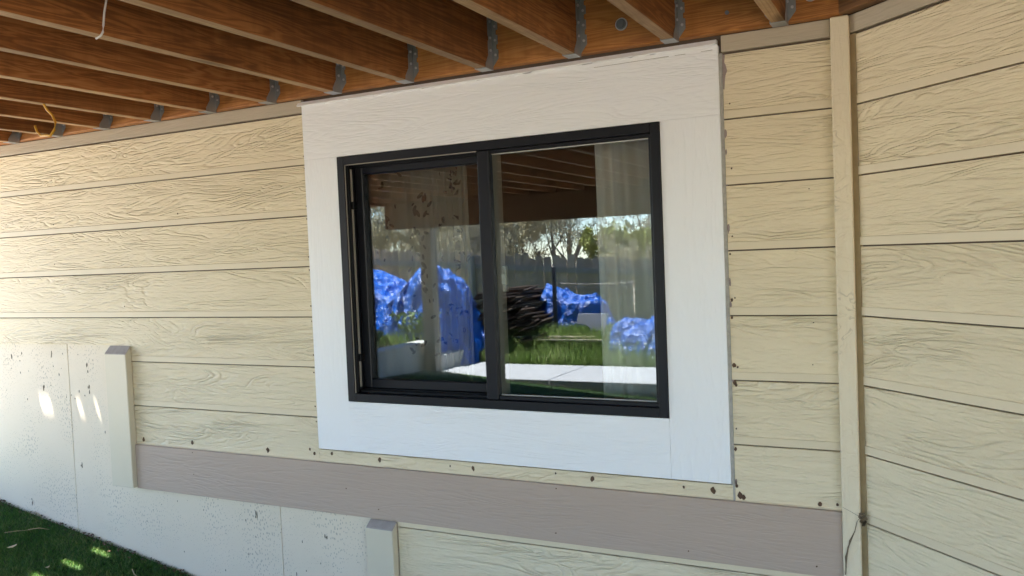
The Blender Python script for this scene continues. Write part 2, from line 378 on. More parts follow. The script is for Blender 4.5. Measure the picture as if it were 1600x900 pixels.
# ------------------------------------------------------------------ angled wall on the right
ANG = .7605; XC = .681
AW = thing('angled_wall', (XC, 0, -1.3), 'cream lap-sided wall turning towards the viewer right of the corner trim', 'wall')
ca, sa = math.cos(ANG), math.sin(ANG)
def apt(t, n, z): return (XC+t*ca-n*sa, -t*sa-n*ca, z)       # t along the wall, n out of it
for i in range(10):
    zb, zt = ([*zl, -.76, -.95, -1.14, -1.33])[i+1], ([*zl, -.76, -.95, -1.14, -1.33])[i]
    p = apt(.030, 0, zb)
    lap(AW, 0, 2.6, zb, zt, p, -ANG)
def abox(name, mat, t0, t1, n0, n1, z0, z1, bevel=0, parent=AW, **kw):
    p = apt(t0, 0, z0)
    return MB().box(0, t1-t0, -n1, -n0, 0, z1-z0).build(name, mat, parent, p, -ANG, local=True, bevel=bevel, **kw)
abox('frieze_board', 'frieze', .012, 2.63, -.013, .004, .7600, .8075, .0015)
abox('caulk_strip', 'caulk', .004, .0285, -.012, -.001, -1.5, .757)
abox('sheathing', 'dark', .02, 2.63, -.12, -.0145, -1.5, 1.03)
# ------------------------------------------------------------------ foundation
FW = thing('foundation_wall', (-3, .014, -1.2), 'pitted off-white painted concrete foundation below the siding, above the turf', 'foundation wall')
MB().box(-6.0, -2.6565, .0145, .25, -2.2, -.105).build('foundation_panel', 'concrete', FW, (-6, .014, -2.2), bevel=.0015)
MB().box(-2.6535, -2.262, .0150, .25, -2.2, -.105).box(-2.262, -1.434, .0150, .25, -2.2, -.695).build('foundation_panel', 'concrete', FW, (-2.65, .014, -2.2))
MB().box(-1.4315, -.80, .0145, .25, -2.2, -.695).build('foundation_panel', 'concrete', FW, (-1.43, .014, -2.2), bevel=.0015)
MB().box(-.80, 1.2, .0145, .25, -2.2, -1.31).build('foundation_panel', 'concrete', FW, (-.8, .014, -2.2))
b = MB()
for x, z, l in [(-2.529,-.23,.02),(-2.84,-.325,.02),(-2.525,-.319,.022),(-2.983,-.895,.03),(-2.769,-.17,.018),(-3.07,-.185,.016),(-2.607,-.681,.01),(-1.56,-.80,.012),(-1.21,-.85,.01)]:
    for k in range(3): b.chip(x+random.uniform(-.006, .006), .0145, z+random.uniform(-l, l), .0045, .6, random.uniform(1.2, 2.6), .0008)
for k in range(60):
    x = random.uniform(-3.4, -1.0); zt = -.14 if x < -2.4 else -.76
    b.chip(x, .0145, zt-abs(random.gauss(0, .22)), random.uniform(.0012, .0034), .7, random.uniform(.8, 2.6), .0008)
b.build('chipped_pit', 'pit', FW, (-2, .014, -.5), kind='stuff')

# ------------------------------------------------------------------ window and its white casing
W = thing('sliding_window', (-.45, 0, -.5), 'black-framed sliding window with fresh white casing and the yard mirrored in its panes', 'window')
WL, WR, WB, WT = -1.054, .154, -.313, .5815
MB().box(CL, CR, -.0040, .0135, WT+.002, .7815).build('casing_board', 'white', W, (CL, 0, WT))
MB().box(CL, WL-.0006, -.0036, .0135, -.5, WT+.0014).build('casing_board', 'white_v', W, (CL, 0, -.5))
MB().box(WR+.0006, CR, -.0036, .0135, -.5, WT+.0014).build('casing_board', 'white_v', W, (WR, 0, -.5))
MB().box(WL, WR, -.0040, .0135, -.5, WB-.002).build('casing_board', 'white', W, (WL, 0, -.5))
b = MB()                                                # thin cap over the top casing board, with the ragged paint gaps under it
pr = [(-.011, .7835), (-.011, .7865), (-.002, .7995), (.013, .7995), (.013, .7835)]
b.prism([(CL-.018, y, z) for y, z in pr], [(CR-.004, y, z) for y, z in pr]); b.build('drip_cap', 'cap', W, (CL, 0, .78), bevel=.001)
b = MB(); x = CL
while x < CR-.02:
    l = random.uniform(.03, .2); b.box(x, min(x+l, CR), -.0058, -.004, .7812, .7838); x += l+random.uniform(.006, .05)*(1 if x > -.35 else .12)
b.build('paint_bead', 'cap', W, (CL, 0, .78))
def bar(name, mat, x0, x1, y0, y1, z0, z1, parent=W, bevel=.0015, **kw):
    return MB().box(x0, x1, y0, y1, z0, z1).build(name, mat, parent, (x0, y0, z0), bevel=bevel, **kw)
FWD = .030
b = MB()                                                # hairline splits in the paint near the top right corner
for xa, za, xb, zb in ((-.048,.7688,.189,.7698), (.207,.7695,.239,.7692), (.285,.7698,.318,.7700)):
    b.prism([(xa, -.0039, za), (xb, -.0039, zb), (xb, -.0039, zb+.0012), (xa, -.0039, za+.0009)], [(xa, -.0044, za), (xb, -.0044, zb), (xb, -.0044, zb+.0012), (xa, -.0044, za+.0009)])
b.build('paint_split', 'pit', W, (0, 0, .74), kind='stuff')
fr = bar('frame', 'black', WL, WL+FWD, -.0095, .095, WB, WT)
fr2 = [(WR-FWD, WR, WB, WT), (WL+FWD, WR-FWD, WT-FWD, WT), (WL+FWD, WR-FWD, WB, WB+FWD)]
for x0, x1, z0, z1 in fr2: bar('frame', 'black', x0, x1, -.009, .095, z0, z1)
# inner step of the frame, all round
i0, i1, j0, j1 = WL+FWD, WR-FWD, WB+FWD, WT-FWD
MX0, MX1 = -.476, -.431
bar('mullion', 'black', MX0, MX1, -.003, .026, j0, j1, bevel=.003)
bar('mullion_back', 'tan', MX0+.004, MX1-.001, .0300, .090, j0+.001, j1-.001)
# fixed pane on the right: glazing stops, glass
for x0, x1, z0, z1 in ((MX1, i1, j1-.012, j1), (MX1, i1, j0, j0+.014), (i1-.010, i1, j0+.014, j1-.012)):
    bar('glazing_stop', 'black', x0, x1, .004, .026, z0, z1, bevel=.002)
bar('glazing_bead', 'latch', MX1+.002, i1-.011, .016, .024, j1-.0145, j1-.0125, bevel=0)
bar('glazing_bead', 'latch', MX1+.002, i1-.011, .016, .024, j0+.0145, j0+.0165, bevel=0)
bar('glass_pane', 'glass', MX1-.006, i1-.004, .0265, .0295, j0-.004, j1+.004, bevel=0)
lt = MB().box(-.433, -.419, .062, .085, .075, .165).box(-.430, -.412, .050, .062, .100, .140).build('latch', 'latch', W, (-.43, .06, .07), bevel=.003)
# sliding sash on the left, deeper in its track
sx0, sx1, sz0, sz1 = i0+.001, MX0+.02, j0+.012, j1-.004
ss = bar('sash', 'black', sx0, sx0+.034, .052, .085, sz0, sz1, bevel=.003)
for x0, x1, z0, z1 in ((sx1-.034, sx1, sz0, sz1), (sx0+.034, sx1-.034, sz1-.030, sz1), (sx0+.034, sx1-.034, sz0, sz0+.034)):
    bar('sash', 'black', x0, x1, .0525, .0845, z0, z1, bevel=.003)
bar('glass_pane', 'glass', sx0+.028, sx1-.028, .0665, .0695, sz0+.028, sz1-.024, bevel=0)
# tracks, weatherstrip, clips and pale edge-glint strips on the left half
bar('track', 'black2', i0, MX0, .020, .026, j0, j0+.010); bar('track', 'black2', i0, MX0, .038, .043, j0, j0+.014)
bar('track', 'black2', i0, MX0, .020, .026, j1-.008, j1); bar('track', 'black2', i0, MX0, .038, .043, j1-.012, j1)
bar('track', 'black2', i0, i0+.006, .006, .012, j0, j1)
bar('weatherstrip_and_glint', 'strip', i0, i0+.0045, .027, .034, j0+.02, j1-.014, bevel=0)
bar('weatherstrip_and_glint', 'strip', i0, i0+.0030, -.004, -.001, j0+.0, j1-.0, bevel=0)  # pale strip painting the light caught along the track edge
bar('weatherstrip_and_glint', 'strip', i0+.004, MX0-.001, -.004, -.001, j1-.0030, j1, bevel=0)  # same painted edge light along the head
for z in (.405, -.155): MB().box(i0+.0005, i0+.011, .024, .052, z-.014, z+.014).build('sash_clip', 'black2', W, (i0, .03, z), bevel=.002)

# ------------------------------------------------------------------ room behind the glass, and the curtains
R = bpy.data.objects.new('room', None); COL.objects.link(R); R.location = (-.5, 2, -1.1); R['kind'] = 'structure'
for nm, a in (('back_wall', (-4, 3, 3.6, 3.7, -1.1, 1.35)), ('side_wall', (-4.1, -4, .13, 3.7, -1.1, 1.35)), ('side_wall', (3, 3.1, .13, 3.7, -1.1, 1.35)), ('floor', (-4.1, 3.1, .13, 3.7, -1.2, -1.1)), ('ceiling', (-4.1, 3.1, .125, 3.7, 1.36, 1.45)), ('front_wall', (.162, 3.1, .122, .128, -1.1, 1.35)), ('front_wall', (-4.1, -1.06, .122, .128, -1.1, 1.35))):
    MB().box(*a).build(nm, 'room', R, (a[0], a[2], a[4]))
def curtain_mesh(name, mat, x0, x1, fy, z0=-.95, z1=.85, nx=140, nz=30):
    xs = np.linspace(x0, x1, nx); zs = np.linspace(z0, z1, nz); X, Z = np.meshgrid(xs, zs)
    Y = fy(X, Z); V = np.stack([X, Y, Z], -1).reshape(-1, 3)
    V2 = V+np.array([0, .0015, 0]); i = np.arange(nx-1); j = np.arange(nz-1); I, J = np.meshgrid(i, j); q = (J*nx+I).ravel()
    F = np.stack([q, q+1, q+nx+1, q+nx], 1); n = len(V)
    F = np.concatenate([F, F[:, ::-1]+n]); V = np.concatenate([V, V2])
    me = fast_mesh(name, V-np.array([x0, .25, z0]), F, mat); me.polygons.foreach_set("use_smooth", [True]*len(F)); return me
def fy_r(X, Z):
    k = (X+.15)*(1+.22*(Z-.2)); a = k*62+1.2*np.sin(k*19)
    return .25-.0135*np.sin(a)-.005*np.sin(2.3*a+1+Z*.8)+.12*np.clip((X-.1), 0, 1)
me = curtain_mesh('grey_curtain', 'curtain', -.150, .55, fy_r)
o = link('curtain', me, None, (-.150, .25, -.95)); o['label'] = 'plain pleated grey curtain hanging inside the right pane'; o['category'] = 'curtain'
def fy_l(X, Z):
    s_ = np.clip((X+.80)/.10, 0, 1)
    return .235-(.005+.011*s_)*np.sin(X*(34+60*s_)+Z*.5)-.004*np.sin(X*83)
me = curtain_mesh('printed_curtain', 'printed', -1.75, -.645, fy_l, nx=170)
pc = link('curtain', me, None, (-1.75, .25, -.95)); pc['label'] = 'pale curtain printed with dark leaves inside the left pane'; pc['category'] = 'curtain'
LV = []; LF = []
def leaf(x, z, l, a):
    n = 8; o = len(LV); wdt = l*.22
    pts = [(l*.5*math.cos(t*6.283/n), wdt*math.sin(t*6.283/n)) for t in range(n)]
    for px_, pz_ in pts:
        X_, Z_ = x+px_*math.cos(a)-pz_*math.sin(a), z+px_*math.sin(a)+pz_*math.cos(a)
        LV.append((X_, float(fy_l(np.array(X_), np.array(Z_)))-.0012, Z_))
    LF.append(tuple(range(o, o+n)))
rl = random.Random(4)
for k in range(46): leaf(rl.uniform(-1.15, -.66), rl.uniform(-.05, .56), rl.uniform(.014, .03), rl.uniform(0, 3.1))
for cx, cz in ((-.86, .40), (-.86, .26), (-.72, .50), (-.84, .13), (-.70, .2), (-.72, -.02), (-1.0, .03), (-1.02, .35)):
    for k in range(9): leaf(cx+rl.gauss(0, .022), cz+rl.gauss(0, .035), rl.uniform(.016, .034), rl.uniform(.6, 2.4))
for cx in (-.93, -.78):
    for k in range(6): leaf(cx+rl.gauss(0, .03), -.13+rl.gauss(0, .02), rl.uniform(.02, .035), rl.uniform(0, 3))
b = MB(); b.v = LV; b.f = LF; b.m = [0]*len(LF); b.build('leaf_print', 'leafprint', pc, (-1.75, .25, -.95), kind='stuff')

# ------------------------------------------------------------------ deck overhead
JX, JS, JZ, JT = -.3811, .305, .801, 1.036
D = thing('deck', (-1.0, -2.6, 1.0), 'stained timber deck overhead with joists hung from a ledger above the window', 'deck')
led = MB().box(-3.9, .672, -.040, -.0045, .8085, JT).build('ledger_board', 'ledger', D, (-3.9, -.04, .803), bevel=.003)
p = apt(.012, 0, .8085)
MB().box(0, 2.6, -.040, -.0045, 0, JT-.8085).build('ledger_board', 'beam', D, p, -ANG, local=True, bevel=.003)
def bolt(x, y, z, r):
    b = MB(); b.tube([(x, y, z), (x, y-.003, z)], r, 20, 0); b.tube([(x, y-.003, z), (x, y-.004, z)], r*.82, 20, 1)
    b.tube([(x, y-.003, z), (x, y-.011, z)], r*.6, 6, 1); b.build('lag_bolt', ['nail', 'bolt'], led, (x, y, z))
for x, z in ((.058, .877), (.596, .872), (-1.75, .885)): bolt(x, -.040, z, .019)
b = MB(); b.tube([(.371, -.040, .86), (.371, -.044, .86)], .006, 8); b.build('nail_head', 'bolt', led, (.371, -.04, .86))
def hanger_mesh():
    """joist hanger, joist right bottom edge at x=0, ledger face at y=0, joist underside at z=0"""
    b = MB(); t = .0016; H = .185
    b.box(-.0400, .0016, -.050, 0, -t-.0004, -.0004)
    side = [(0, -.0016), (-.050, -.0016), (-.050, .012), (-.030, .042), (-.030, .085), (-.026, .09), (-.026, .10), (-.030, .105), (-.030, H), (0, H)]
    for x in (.0004, -.0384-t): b.prism([(x, y, z) for y, z in side], [(x+t, y, z) for y, z in side])
    fl = [(0, .006), (.022, .034), (.022, .062), (.016, .064), (.016, .078), (.021, .080), (.021, .108), (.015, .110), (.015, .124), (.022, .126), (.022, .15), (.016, .152), (.016, .165), (.021, .167), (.021, H), (0, H)]
    for sgn, xo in ((1, .0004), (-1, -.0384)):
        b.prism([(xo+sgn*x, -.0006, z) for x, z in fl], [(xo+sgn*x, -.0022, z) for x, z in fl])
        for z in (.045, .092, .136, .174): b.tube([(xo+sgn*.013, -.002, z), (xo+sgn*.013, -.0050, z)], .0042, 7, 1)
    for z in (.058, .098, .15): b.tube([(.002, -.018, z), (.006, -.018, z)], .0042, 7, 1)
    return b
HB = hanger_mesh()
hm = None
jm = {}
yF = -5.19
for i in range(-10, 14):
    xr = JX+i*JS
    if i == -9: xr = JX+i*JS
    if xr < -3.9: xr = -3.86
    y0 = -.040 if xr < .66 else -(xr-XC)/ca*sa-.045*ca-.012
    if y0 < -2.0: y0 = -2.0
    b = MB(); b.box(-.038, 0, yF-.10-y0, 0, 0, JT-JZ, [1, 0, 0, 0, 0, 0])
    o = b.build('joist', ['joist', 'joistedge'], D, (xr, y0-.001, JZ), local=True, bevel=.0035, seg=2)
    o.rotation_euler.y = random.uniform(-.006, .006)
    if i < 4:
        if hm is None:
            h = HB.build('joist_hanger', ['zinc', 'nail'], D, (xr, y0, JZ), local=True); hm = h.data
        else: link('joist_hanger', hm, D, (xr, y0, JZ))
MB().box(-4.62, 3.4, yF-.088, yF-.002, .527, JZ-.002).build('beam', 'beam', D, (-3.92, yF, .527), bevel=.004)
MB().box(-5.4, 3.4, yF-.142, yF-.104, JZ, JT).build('rim_board', 'beam', D, (-3.92, yF-.14, JZ), bevel=.004)
MB().box(-3.92, -3.902, yF-.10, -.002, JZ, JT).build('rim_board', 'joist', D, (-3.92, yF-.10, JZ), bevel=.003)
for i in range(5):
    x = -5.38+i*.34
    MB().box(x, x+.038, yF-.10, -2.45, JZ, JT-.001).build('joist', 'joist', D, (x, yF, JZ), bevel=.0035)
MB().box(-5.4, -3.925, -2.445, -2.407, JZ, JT).build('rim_board', 'beam', D, (-5.4, -2.44, JZ), bevel=.004)
for x, yy in ((-4.16, yF-.118), (2.4, yF-.118)):
    MB().box(x, x+.14, yy, yy+.14, -1.45, .525).build('deck_post', 'postwood', D, (x, yy, -1.45), bevel=.006)
# deck boards, with made-up slots near the house shaped to cast the sun patches
edges = [0, -.2115, -.39, -.53, -.67]
while edges[-1] > -5.3: edges.append(edges[-1]-.14)
slots = {1: [(-3.313, .088, .0062), (-3.073, .038, .0062), (-2.957, .026, .0062)], 2: [(-3.09, .12, .014)], 3: [(-3.09, .12, .014), (-2.80, .12, .014)], 4: [(-3.09, .12, .014), (-2.80, .10, .014)]}
for k in range(len(edges)-1):
    ya, yb = edges[k+1], edges[k]
    ga = .016 if k+1 in slots else .0; gb = .016 if k in slots else .0
    if k == 0: yb = -.004
    MB().box(-3.97 if ya > -2.4 else -5.45, 3.4, ya+ga, yb-gb, JT+.002, JT+.027).build('deck_board', 'deckboard', D, (-3.97, ya, JT))
for k, sl_ in slots.items():  # added fillers that close the gaps except at the sun slots
    y = edges[k]; xs = -3.97; b = MB()
    for cx, wd, hw in sorted(sl_):
        b.box(xs, cx-wd/2, y-.016, y+.016, JT+.002, JT+.026); 
        if hw < .0155:
            b.box(cx-wd/2, cx+wd/2, y-.016, y-hw, JT+.002, JT+.026); b.box(cx-wd/2, cx+wd/2, y+hw, y+.016, JT+.002, JT+.026)
        xs = cx+wd/2
    b.box(xs, 3.4, y-.016, y+.016, JT+.002, JT+.026); b.build('sun_slot_filler', 'deckboard', D, (-3.97, y, JT))

# wires hanging from the joists
b = MB(); b.tube([(-1.925,-.534,.825),(-1.918,-.534,.802),(-1.90,-.534,.778),(-1.874,-.534,.757),(-1.859,-.534,.729),(-1.868,-.534,.705),(-1.891,-.534,.687),(-1.908,-.534,.690),(-1.943,-.534,.692),(-1.963,-.534,.708),(-1.972,-.534,.731)], .0042, 8)
o = b.build('cable', 'yellow', None, (-1.925, -.534, .82), smooth=True); o['label'] = 'looped yellow cable dangling from the joists at far left'; o['category'] = 'cable'
b = MB(); b.tube([(-.898,-1.05,.90),(-.909,-1.05,.863),(-.919,-1.05,.834),(-.925,-1.05,.804),(-.928,-1.05,.789),(-.938,-1.05,.780),(-.954,-1.05,.777)], .0026, 8)
o = b.build('wire', 'wire', None, (-.9, -1.05, .9), smooth=True); o['label'] = 'short pale hooked wire hanging down between joists'; o['category'] = 'wire'
# dusty cobweb on the corner trim
b = MB(); pts = [(.688,-.0315,-.553),(.679,-.0315,-.566),(.673,-.0315,-.593),(.662,-.0315,-.621),(.655,-.0315,-.640),(.650,-.0315,-.668),(.648,-.0315,-.695),(.647,-.0315,-.718)]
b.tube(pts, [.0016, .0008, .0009, .0016, .0022, .0024, .0016, .001], 6)
b.tube([(p[0]+random.uniform(-.004, .004), p[1], p[2]) for p in pts[2:]], .0013, 5)
b.tube([(.688, -.031, -.553), (.66, -.031, -.538), (.643, -.031, -.53)], .0005, 5)
for k in range(16): b.chip(.692+random.gauss(0, .006), -.030, -.560+random.gauss(0, .008), .004, th=.003)
o = b.build('cobweb', 'web', None, (.66, -.03, -.6)); o['label'] = 'dusty dark cobweb strand stuck to the lower corner trim'; o['category'] = 'cobweb'

# ------------------------------------------------------------------ ground
def lerp(a, b, t): return a+(b-a)*t
def gz(x, y):
    x = np.asarray(x, float); y = np.asarray(y, float)
    xx = np.clip(x, -5, .6); t = np.clip(-y/5, 0, 1)
    za = -1.102-.15*(xx+1.96); zb = -1.215-.075*(xx+1.96); z = za+(zb-za)*t
    z = np.where((x < -4.35), np.maximum(z, -.80), z)
    u = np.clip((-6.3-y)/.55, 0, 1); zy = -1.13+.27*u*u*(3-2*u); zy = zy-.5*np.clip((-8.4-y)/1.6, 0, 1)
    zy = np.where(x < -4.35, np.maximum(zy, -.86-.5*np.clip((-8.2-y)/1.8, 0, 1)), zy)
    z = np.where(y < -6.28, zy, z)
    z = np.where((y < -5.25) & (y > -6.28) & (x > -4.35), -1.32, z)
    return z
xs = np.unique(np.concatenate([np.linspace(-90, -10, 12), np.arange(-10, 5, .2), [-4.36, -4.34], np.linspace(5, 90, 12)]))
ys = np.unique(np.concatenate([np.linspace(-90, -11, 12), np.arange(-11, .4, .2), [-5.24, -5.26, -6.27, -6.29, .0145], np.linspace(.5, 80, 8)]))
X, Y = np.meshgrid(xs, ys); Z = gz(X, Y); V = np.stack([X, Y, Z], -1).reshape(-1, 3); nx = len(xs)
I, J = np.meshgrid(np.arange(nx-1), np.arange(len(ys)-1)); q = (J*nx+I).ravel()
# the house stands on its own footprint: no ground inside the room
cx = (X[:-1, :-1]+X[1:, 1:]).ravel()/2; cy = (Y[:-1, :-1]+Y[1:, 1:]).ravel()/2
keep = ~((cy > .2) & (cy < 3.5) & (cx > -4) & (cx < 3))
F = np.stack([q, q+1, q+nx+1, q+nx], 1)[keep]
link('ground', fast_mesh('ground', V, F, 'ground'), kind='structure')
def sheet(name, mat, x0, x1, y0, y1, dz):
    xs = np.linspace(x0, x1, 40); ys = np.linspace(y0, y1, 40); X, Y = np.meshgrid(xs, ys)
    V = np.stack([X, Y, gz(X, Y)+dz], -1).reshape(-1, 3); I, J = np.meshgrid(np.arange(39), np.arange(39)); q = (J*40+I).ravel()
    return link(name, fast_mesh(name, V, np.stack([q, q+1, q+41, q+40], 1), mat), kind='structure')
sheet('turf_backing', 'turfbase', -4.17, 2.4, -5.2, .012, .006)
sheet('lawn_soil', 'lawnbase', -8, 2.4, -9.8, -6.31, .006)
sheet('side_bounce_slab', 'bounce', -9.0, -4.0, -2.4, .012, .02)  # unseen pale slab, added to bounce sunlight onto the wall's left end

def blades(name, mat, n, xr, yr, h, wdt, lean, keepf=None, seedk=0):
    g = np.random.default_rng(seedk); x = g.uniform(*xr, n); y = g.uniform(*yr, n)
    if keepf is not None: k = keepf(x, y, g); x, y = x[k], y[k]; n = len(x)
    z = gz(x, y)-.004; a = g.uniform(0, 6.283, n); hh = h*g.uniform(.55, 1.25, n); ww = wdt*g.uniform(.7, 1.3, n)
    la = g.uniform(0, 6.283, n); ll = hh*lean*g.uniform(.2, 1.3, n)
    dx, dy = np.cos(a)*ww/2, np.sin(a)*ww/2; lx, ly = np.cos(la)*ll, np.sin(la)*ll
    P = np.stack([np.stack([x-dx, y-dy, z], -1), np.stack([x+dx, y+dy, z], -1), np.stack([x+dx*.8+lx*.4, y+dy*.8+ly*.4, z+hh*.6], -1), np.stack([x-dx*.8+lx*.4, y-dy*.8+ly*.4, z+hh*.6], -1), np.stack([x+lx, y+ly, z+hh*.97], -1)], 1)
    V = P.reshape(-1, 3); i = np.arange(n)*5
    F = np.concatenate([np.stack([i, i+1, i+2], 1), np.stack([i, i+2, i+3], 1), np.stack([i+3, i+2, i+4], 1)])
    return link(name, fast_mesh(name, V, F, mat), kind='stuff')
blades('turf', 'turf', 105000, (-3.7, -1.75), (-1.0, .006), .026, .0030, .75, seedk=1)
blades('turf', 'turf', 42000, (-4.0, .6), (-5.2, -1.0), .034, .009, .7, seedk=2)
blades('turf', 'turf', 9000, (-6.0, -3.7), (-2.6, .006), .034, .007, .7, seedk=3)
blades('tall_grass', 'tall', 24000, (-4.1, 1.0), (-7.1, -6.31), .17, .0065, .6, seedk=4)
blades('tall_grass', 'tall', 12000, (-8.0, 2.0), (-9.6, -7.0), .12, .012, .6, seedk=5)
blades('tall_grass', 'tall', 6000, (-8.0, -4.42), (-7.0, -4.5), .16, .012, .6, seedk=6)
# litter on the turf
def straw(pts, label, r=.0018):
    P = [(x, y, float(gz(x, y))+.024+dz) for x, y, dz in pts]
    b = MB(); b.tube(P, [r]*(len(P)-1)+[r*.5], 5); o = b.build('dry_twig', 'twig', None, P[0], smooth=True); o['label'] = label; o['category'] = 'twig'
b = MB()
for k in range(150):
    x = random.uniform(-3.6, -1.8); y = .006-abs(random.gauss(0, .022)); z = float(gz(x, y))+random.uniform(.012, .028); r = random.uniform(.003, .010); a = random.uniform(0, 3.1)
    o_ = [(x+r*math.cos(t*1.047+a), y+r*.6*math.sin(t*1.047+a), z+.002*math.sin(t*2)) for t in range(6)]
    b.prism(o_, [(p[0], p[1], p[2]+.0015) for p in o_])
b.build('litter', 'rust', None, (-2.6, 0, -1), kind='stuff')
straw([(-2.81,-.124,0),(-2.78,-.09,.004),(-2.74,-.07,0)], 'thin pale straw lying on the turf left of the foundation seam')
straw([(-2.21,-.30,0),(-2.15,-.29,.003),(-2.07,-.27,0)], 'dark dry twig on the turf at the bottom of the picture', .003)
straw([(-2.98,.0,0),(-2.92,.002,.005),(-2.86,-.02,0)], 'curved dry stem on the turf close against the foundation')
straw([(-2.15,-.11,0),(-2.10,-.14,.004),(-2.05,-.15,0)], 'bent straw on the turf nearest the lower right turf edge')
straw([(-2.86,-.20,0),(-2.83,-.16,.002),(-2.80,-.12,0)], 'short upright-looking straw on turf beside the pale dead leaf', .0013)
for (x, y, l, lab) in ((-2.70, -.27, .045, 'pale curled dead leaf lying on the turf at lower left'), (-2.42, -.30, .02, 'tiny white leaf scrap on the turf near the bottom edge')):
    b = MB(); z = float(gz(x, y))+.027
    o_ = [(x+l*.5*math.cos(t*.785)*.35, y+l*.5*math.sin(t*.785), z+.006*math.sin(t*.785)**2) for t in range(8)]
    b.prism(o_, [(p[0], p[1], p[2]+.0012) for p in o_]); o = b.build('dead_leaf', 'deadleaf', None, (x, y, z)); o['label'] = lab; o['category'] = 'leaf'

# ------------------------------------------------------------------ the yard that the window mirrors
P_ = bpy.data.objects.new('patio', None); COL.objects.link(P_); P_.location = (-2, -5.8, -1.2); P_['kind'] = 'structure'
for x0, x1 in ((-4.18, -2.66), (-2.648, -1.0), (-.988, .7), (.712, 2.4)):
    MB().box(x0, x1, -6.28, -5.22, -1.5, -1.10).build('slab_panel', 'slab', P_, (x0, -6.28, -1.5), bevel=.008)
RW = thing('retaining_wall', (-4.1, -4.5, -1.2), 'low stepped concrete retaining wall beside the patio, mirrored in the left pane', 'retaining wall')
MB().box(-4.40, -4.19, -5.42, -2.8, -1.5, -.74).build('wall_section', 'wallblock', RW, (-4.18, -5.42, -1.5), bevel=.01)
MB().box(-4.40, -4.195, -6.60, -5.424, -1.5, -.93).build('wall_section', 'wallblock', RW, (-4.18, -6.6, -1.5), bevel=.01)

# fence
FE = thing('fence', (-5, -10, -1.4), 'weathered grey wooden picket fence mirrored behind the tarps', 'fence')
def ftop(x): return .14-.062*(x+4.7)
b = MB(); Hp = 1.75; pk = [(-.068, 0), (.068, 0), (.068, Hp-.030), (.045, Hp), (-.045, Hp), (-.068, Hp-.030)]
b.prism([(x, 0, z) for x, z in pk], [(x, .018, z) for x, z in pk]); pm = None
x = -11.0
while x < 3.2:
    z = ftop(x)-Hp+random.gauss(0, .02)
    if pm is None: o = b.build('picket', 'fence', FE, (x, -10.02, z), local=True); pm = o.data
    else: o = link('picket', pm, FE, (x, -10.02+random.uniform(-.004, .004), z))
    o.rotation_euler.y = random.uniform(-.012, .012); x += .1385
for x0 in np.arange(-11.0, 3.0, 2.4):
    x1 = min(x0+2.4, 3.2)
    for dz in (.22, .95, 1.55):
        za, zb = ftop(x0)-dz, ftop(x1)-dz
        b = MB(); b.prism([(x0, -9.996, za-.045), (x0, -9.96, za-.045), (x0, -9.96, za+.045), (x0, -9.996, za+.045)], [(x1-.003, -9.996, zb-.045), (x1-.003, -9.96, zb-.045), (x1-.003, -9.96, zb+.045), (x1-.003, -9.996, zb+.045)])
        b.build('fence_rail', 'rail', FE, (x0, -9.98, za))
    b = MB(); b.box(x0-.045, x0+.045, -9.957, -9.867, ftop(x0)-1.95, ftop(x0)-.05); b.build('fence_post', 'rail', FE, (x0, -9.91, ftop(x0)-1.95))

# tarp-covered heaps: crumpled closed skins that reach the ground
def tarp_heap(name, cx, cy, rx, ry, prof, label, seed, nz=0.05, n=64):
    g = np.random.default_rng(seed)
    u = np.linspace(-1, 1, n); U, Vv = np.meshgrid(u, u); 
    r = np.maximum(np.abs(U)**2.6+np.abs(Vv)**2.6, 0)**(1/2.6)
    X = cx+U*rx; Y = cy+Vv*ry; base = gz(X, Y)
    h = prof(U, Vv)*np.clip((1.02-r)*3.2, 0, 1)**.55
    cr = np.zeros_like(X)
    for k in range(34):
        a = g.uniform(0, 3.14); f = g.uniform(3, 24); ph = g.uniform(0, 6.28)
        cr += (np.abs(np.sin((X*math.cos(a)+Y*math.sin(a)+.35*h*g.uniform(-1, 1))*f+ph))-.6)/f*2.2
    Z = base-.01+np.maximum(h+nz*cr*np.clip(h*5, 0, 1), 0)
    X = X+.5*nz*cr*np.sign(U)*np.clip(h*4, 0, 1); Y = Y+.5*nz*cr*np.clip(h*4, 0, 1)
    Vt = np.stack([X, Y, Z], -1).reshape(-1, 3); I, J = np.meshgrid(np.arange(n-1), np.arange(n-1)); q = (J*n+I).ravel()
    F = np.stack([q, q+1, q+n+1, q+n], 1); keep = (r < 1.05).ravel()[q]
    o = link(name, fast_mesh(name, Vt-np.array([cx, cy, -.9]), F[keep], 'tarp'), None, (cx, cy, -.9)); o['label'] = label; o['category'] = 'tarp'
    o.data.polygons.foreach_set("use_smooth", [True]*len(o.data.polygons)); return o
def pa(U, V):          # twin-peaked large heap
    return (.62+.30*np.exp(-((U-.42)/.22)**2)+.30*np.exp(-((U+.6)/.42)**2)-.05*np.exp(-((U-.02)/.16)**2))*np.clip(1.15-.5*np.abs(V), 0, 1)
tarp_heap('tarp', -5.12, -6.35, 1.02, .75, pa, 'large blue tarp heap mirrored behind the retaining wall in the left pane', 3, .075, n=150)
def pb(U, V): return (.47-.20*U+.10*np.exp(-((U-.55)/.25)**2))*np.clip(1.1-.4*np.abs(V), 0, 1)
tarp_heap('tarp', -3.36, -7.7, .56, .35, pb, 'blue tarp draped over the old planks, mirrored mid right pane', 5, .075, 110)
def pcf(U, V): return (.26+.06*U)*np.clip(1.1-.4*np.abs(V), 0, 1)
tarp_heap('tarp', -2.03, -6.75, .50, .30, pcf, 'small crumpled blue tarp in the grass at the mirrored right edge', 8, .07, 90)
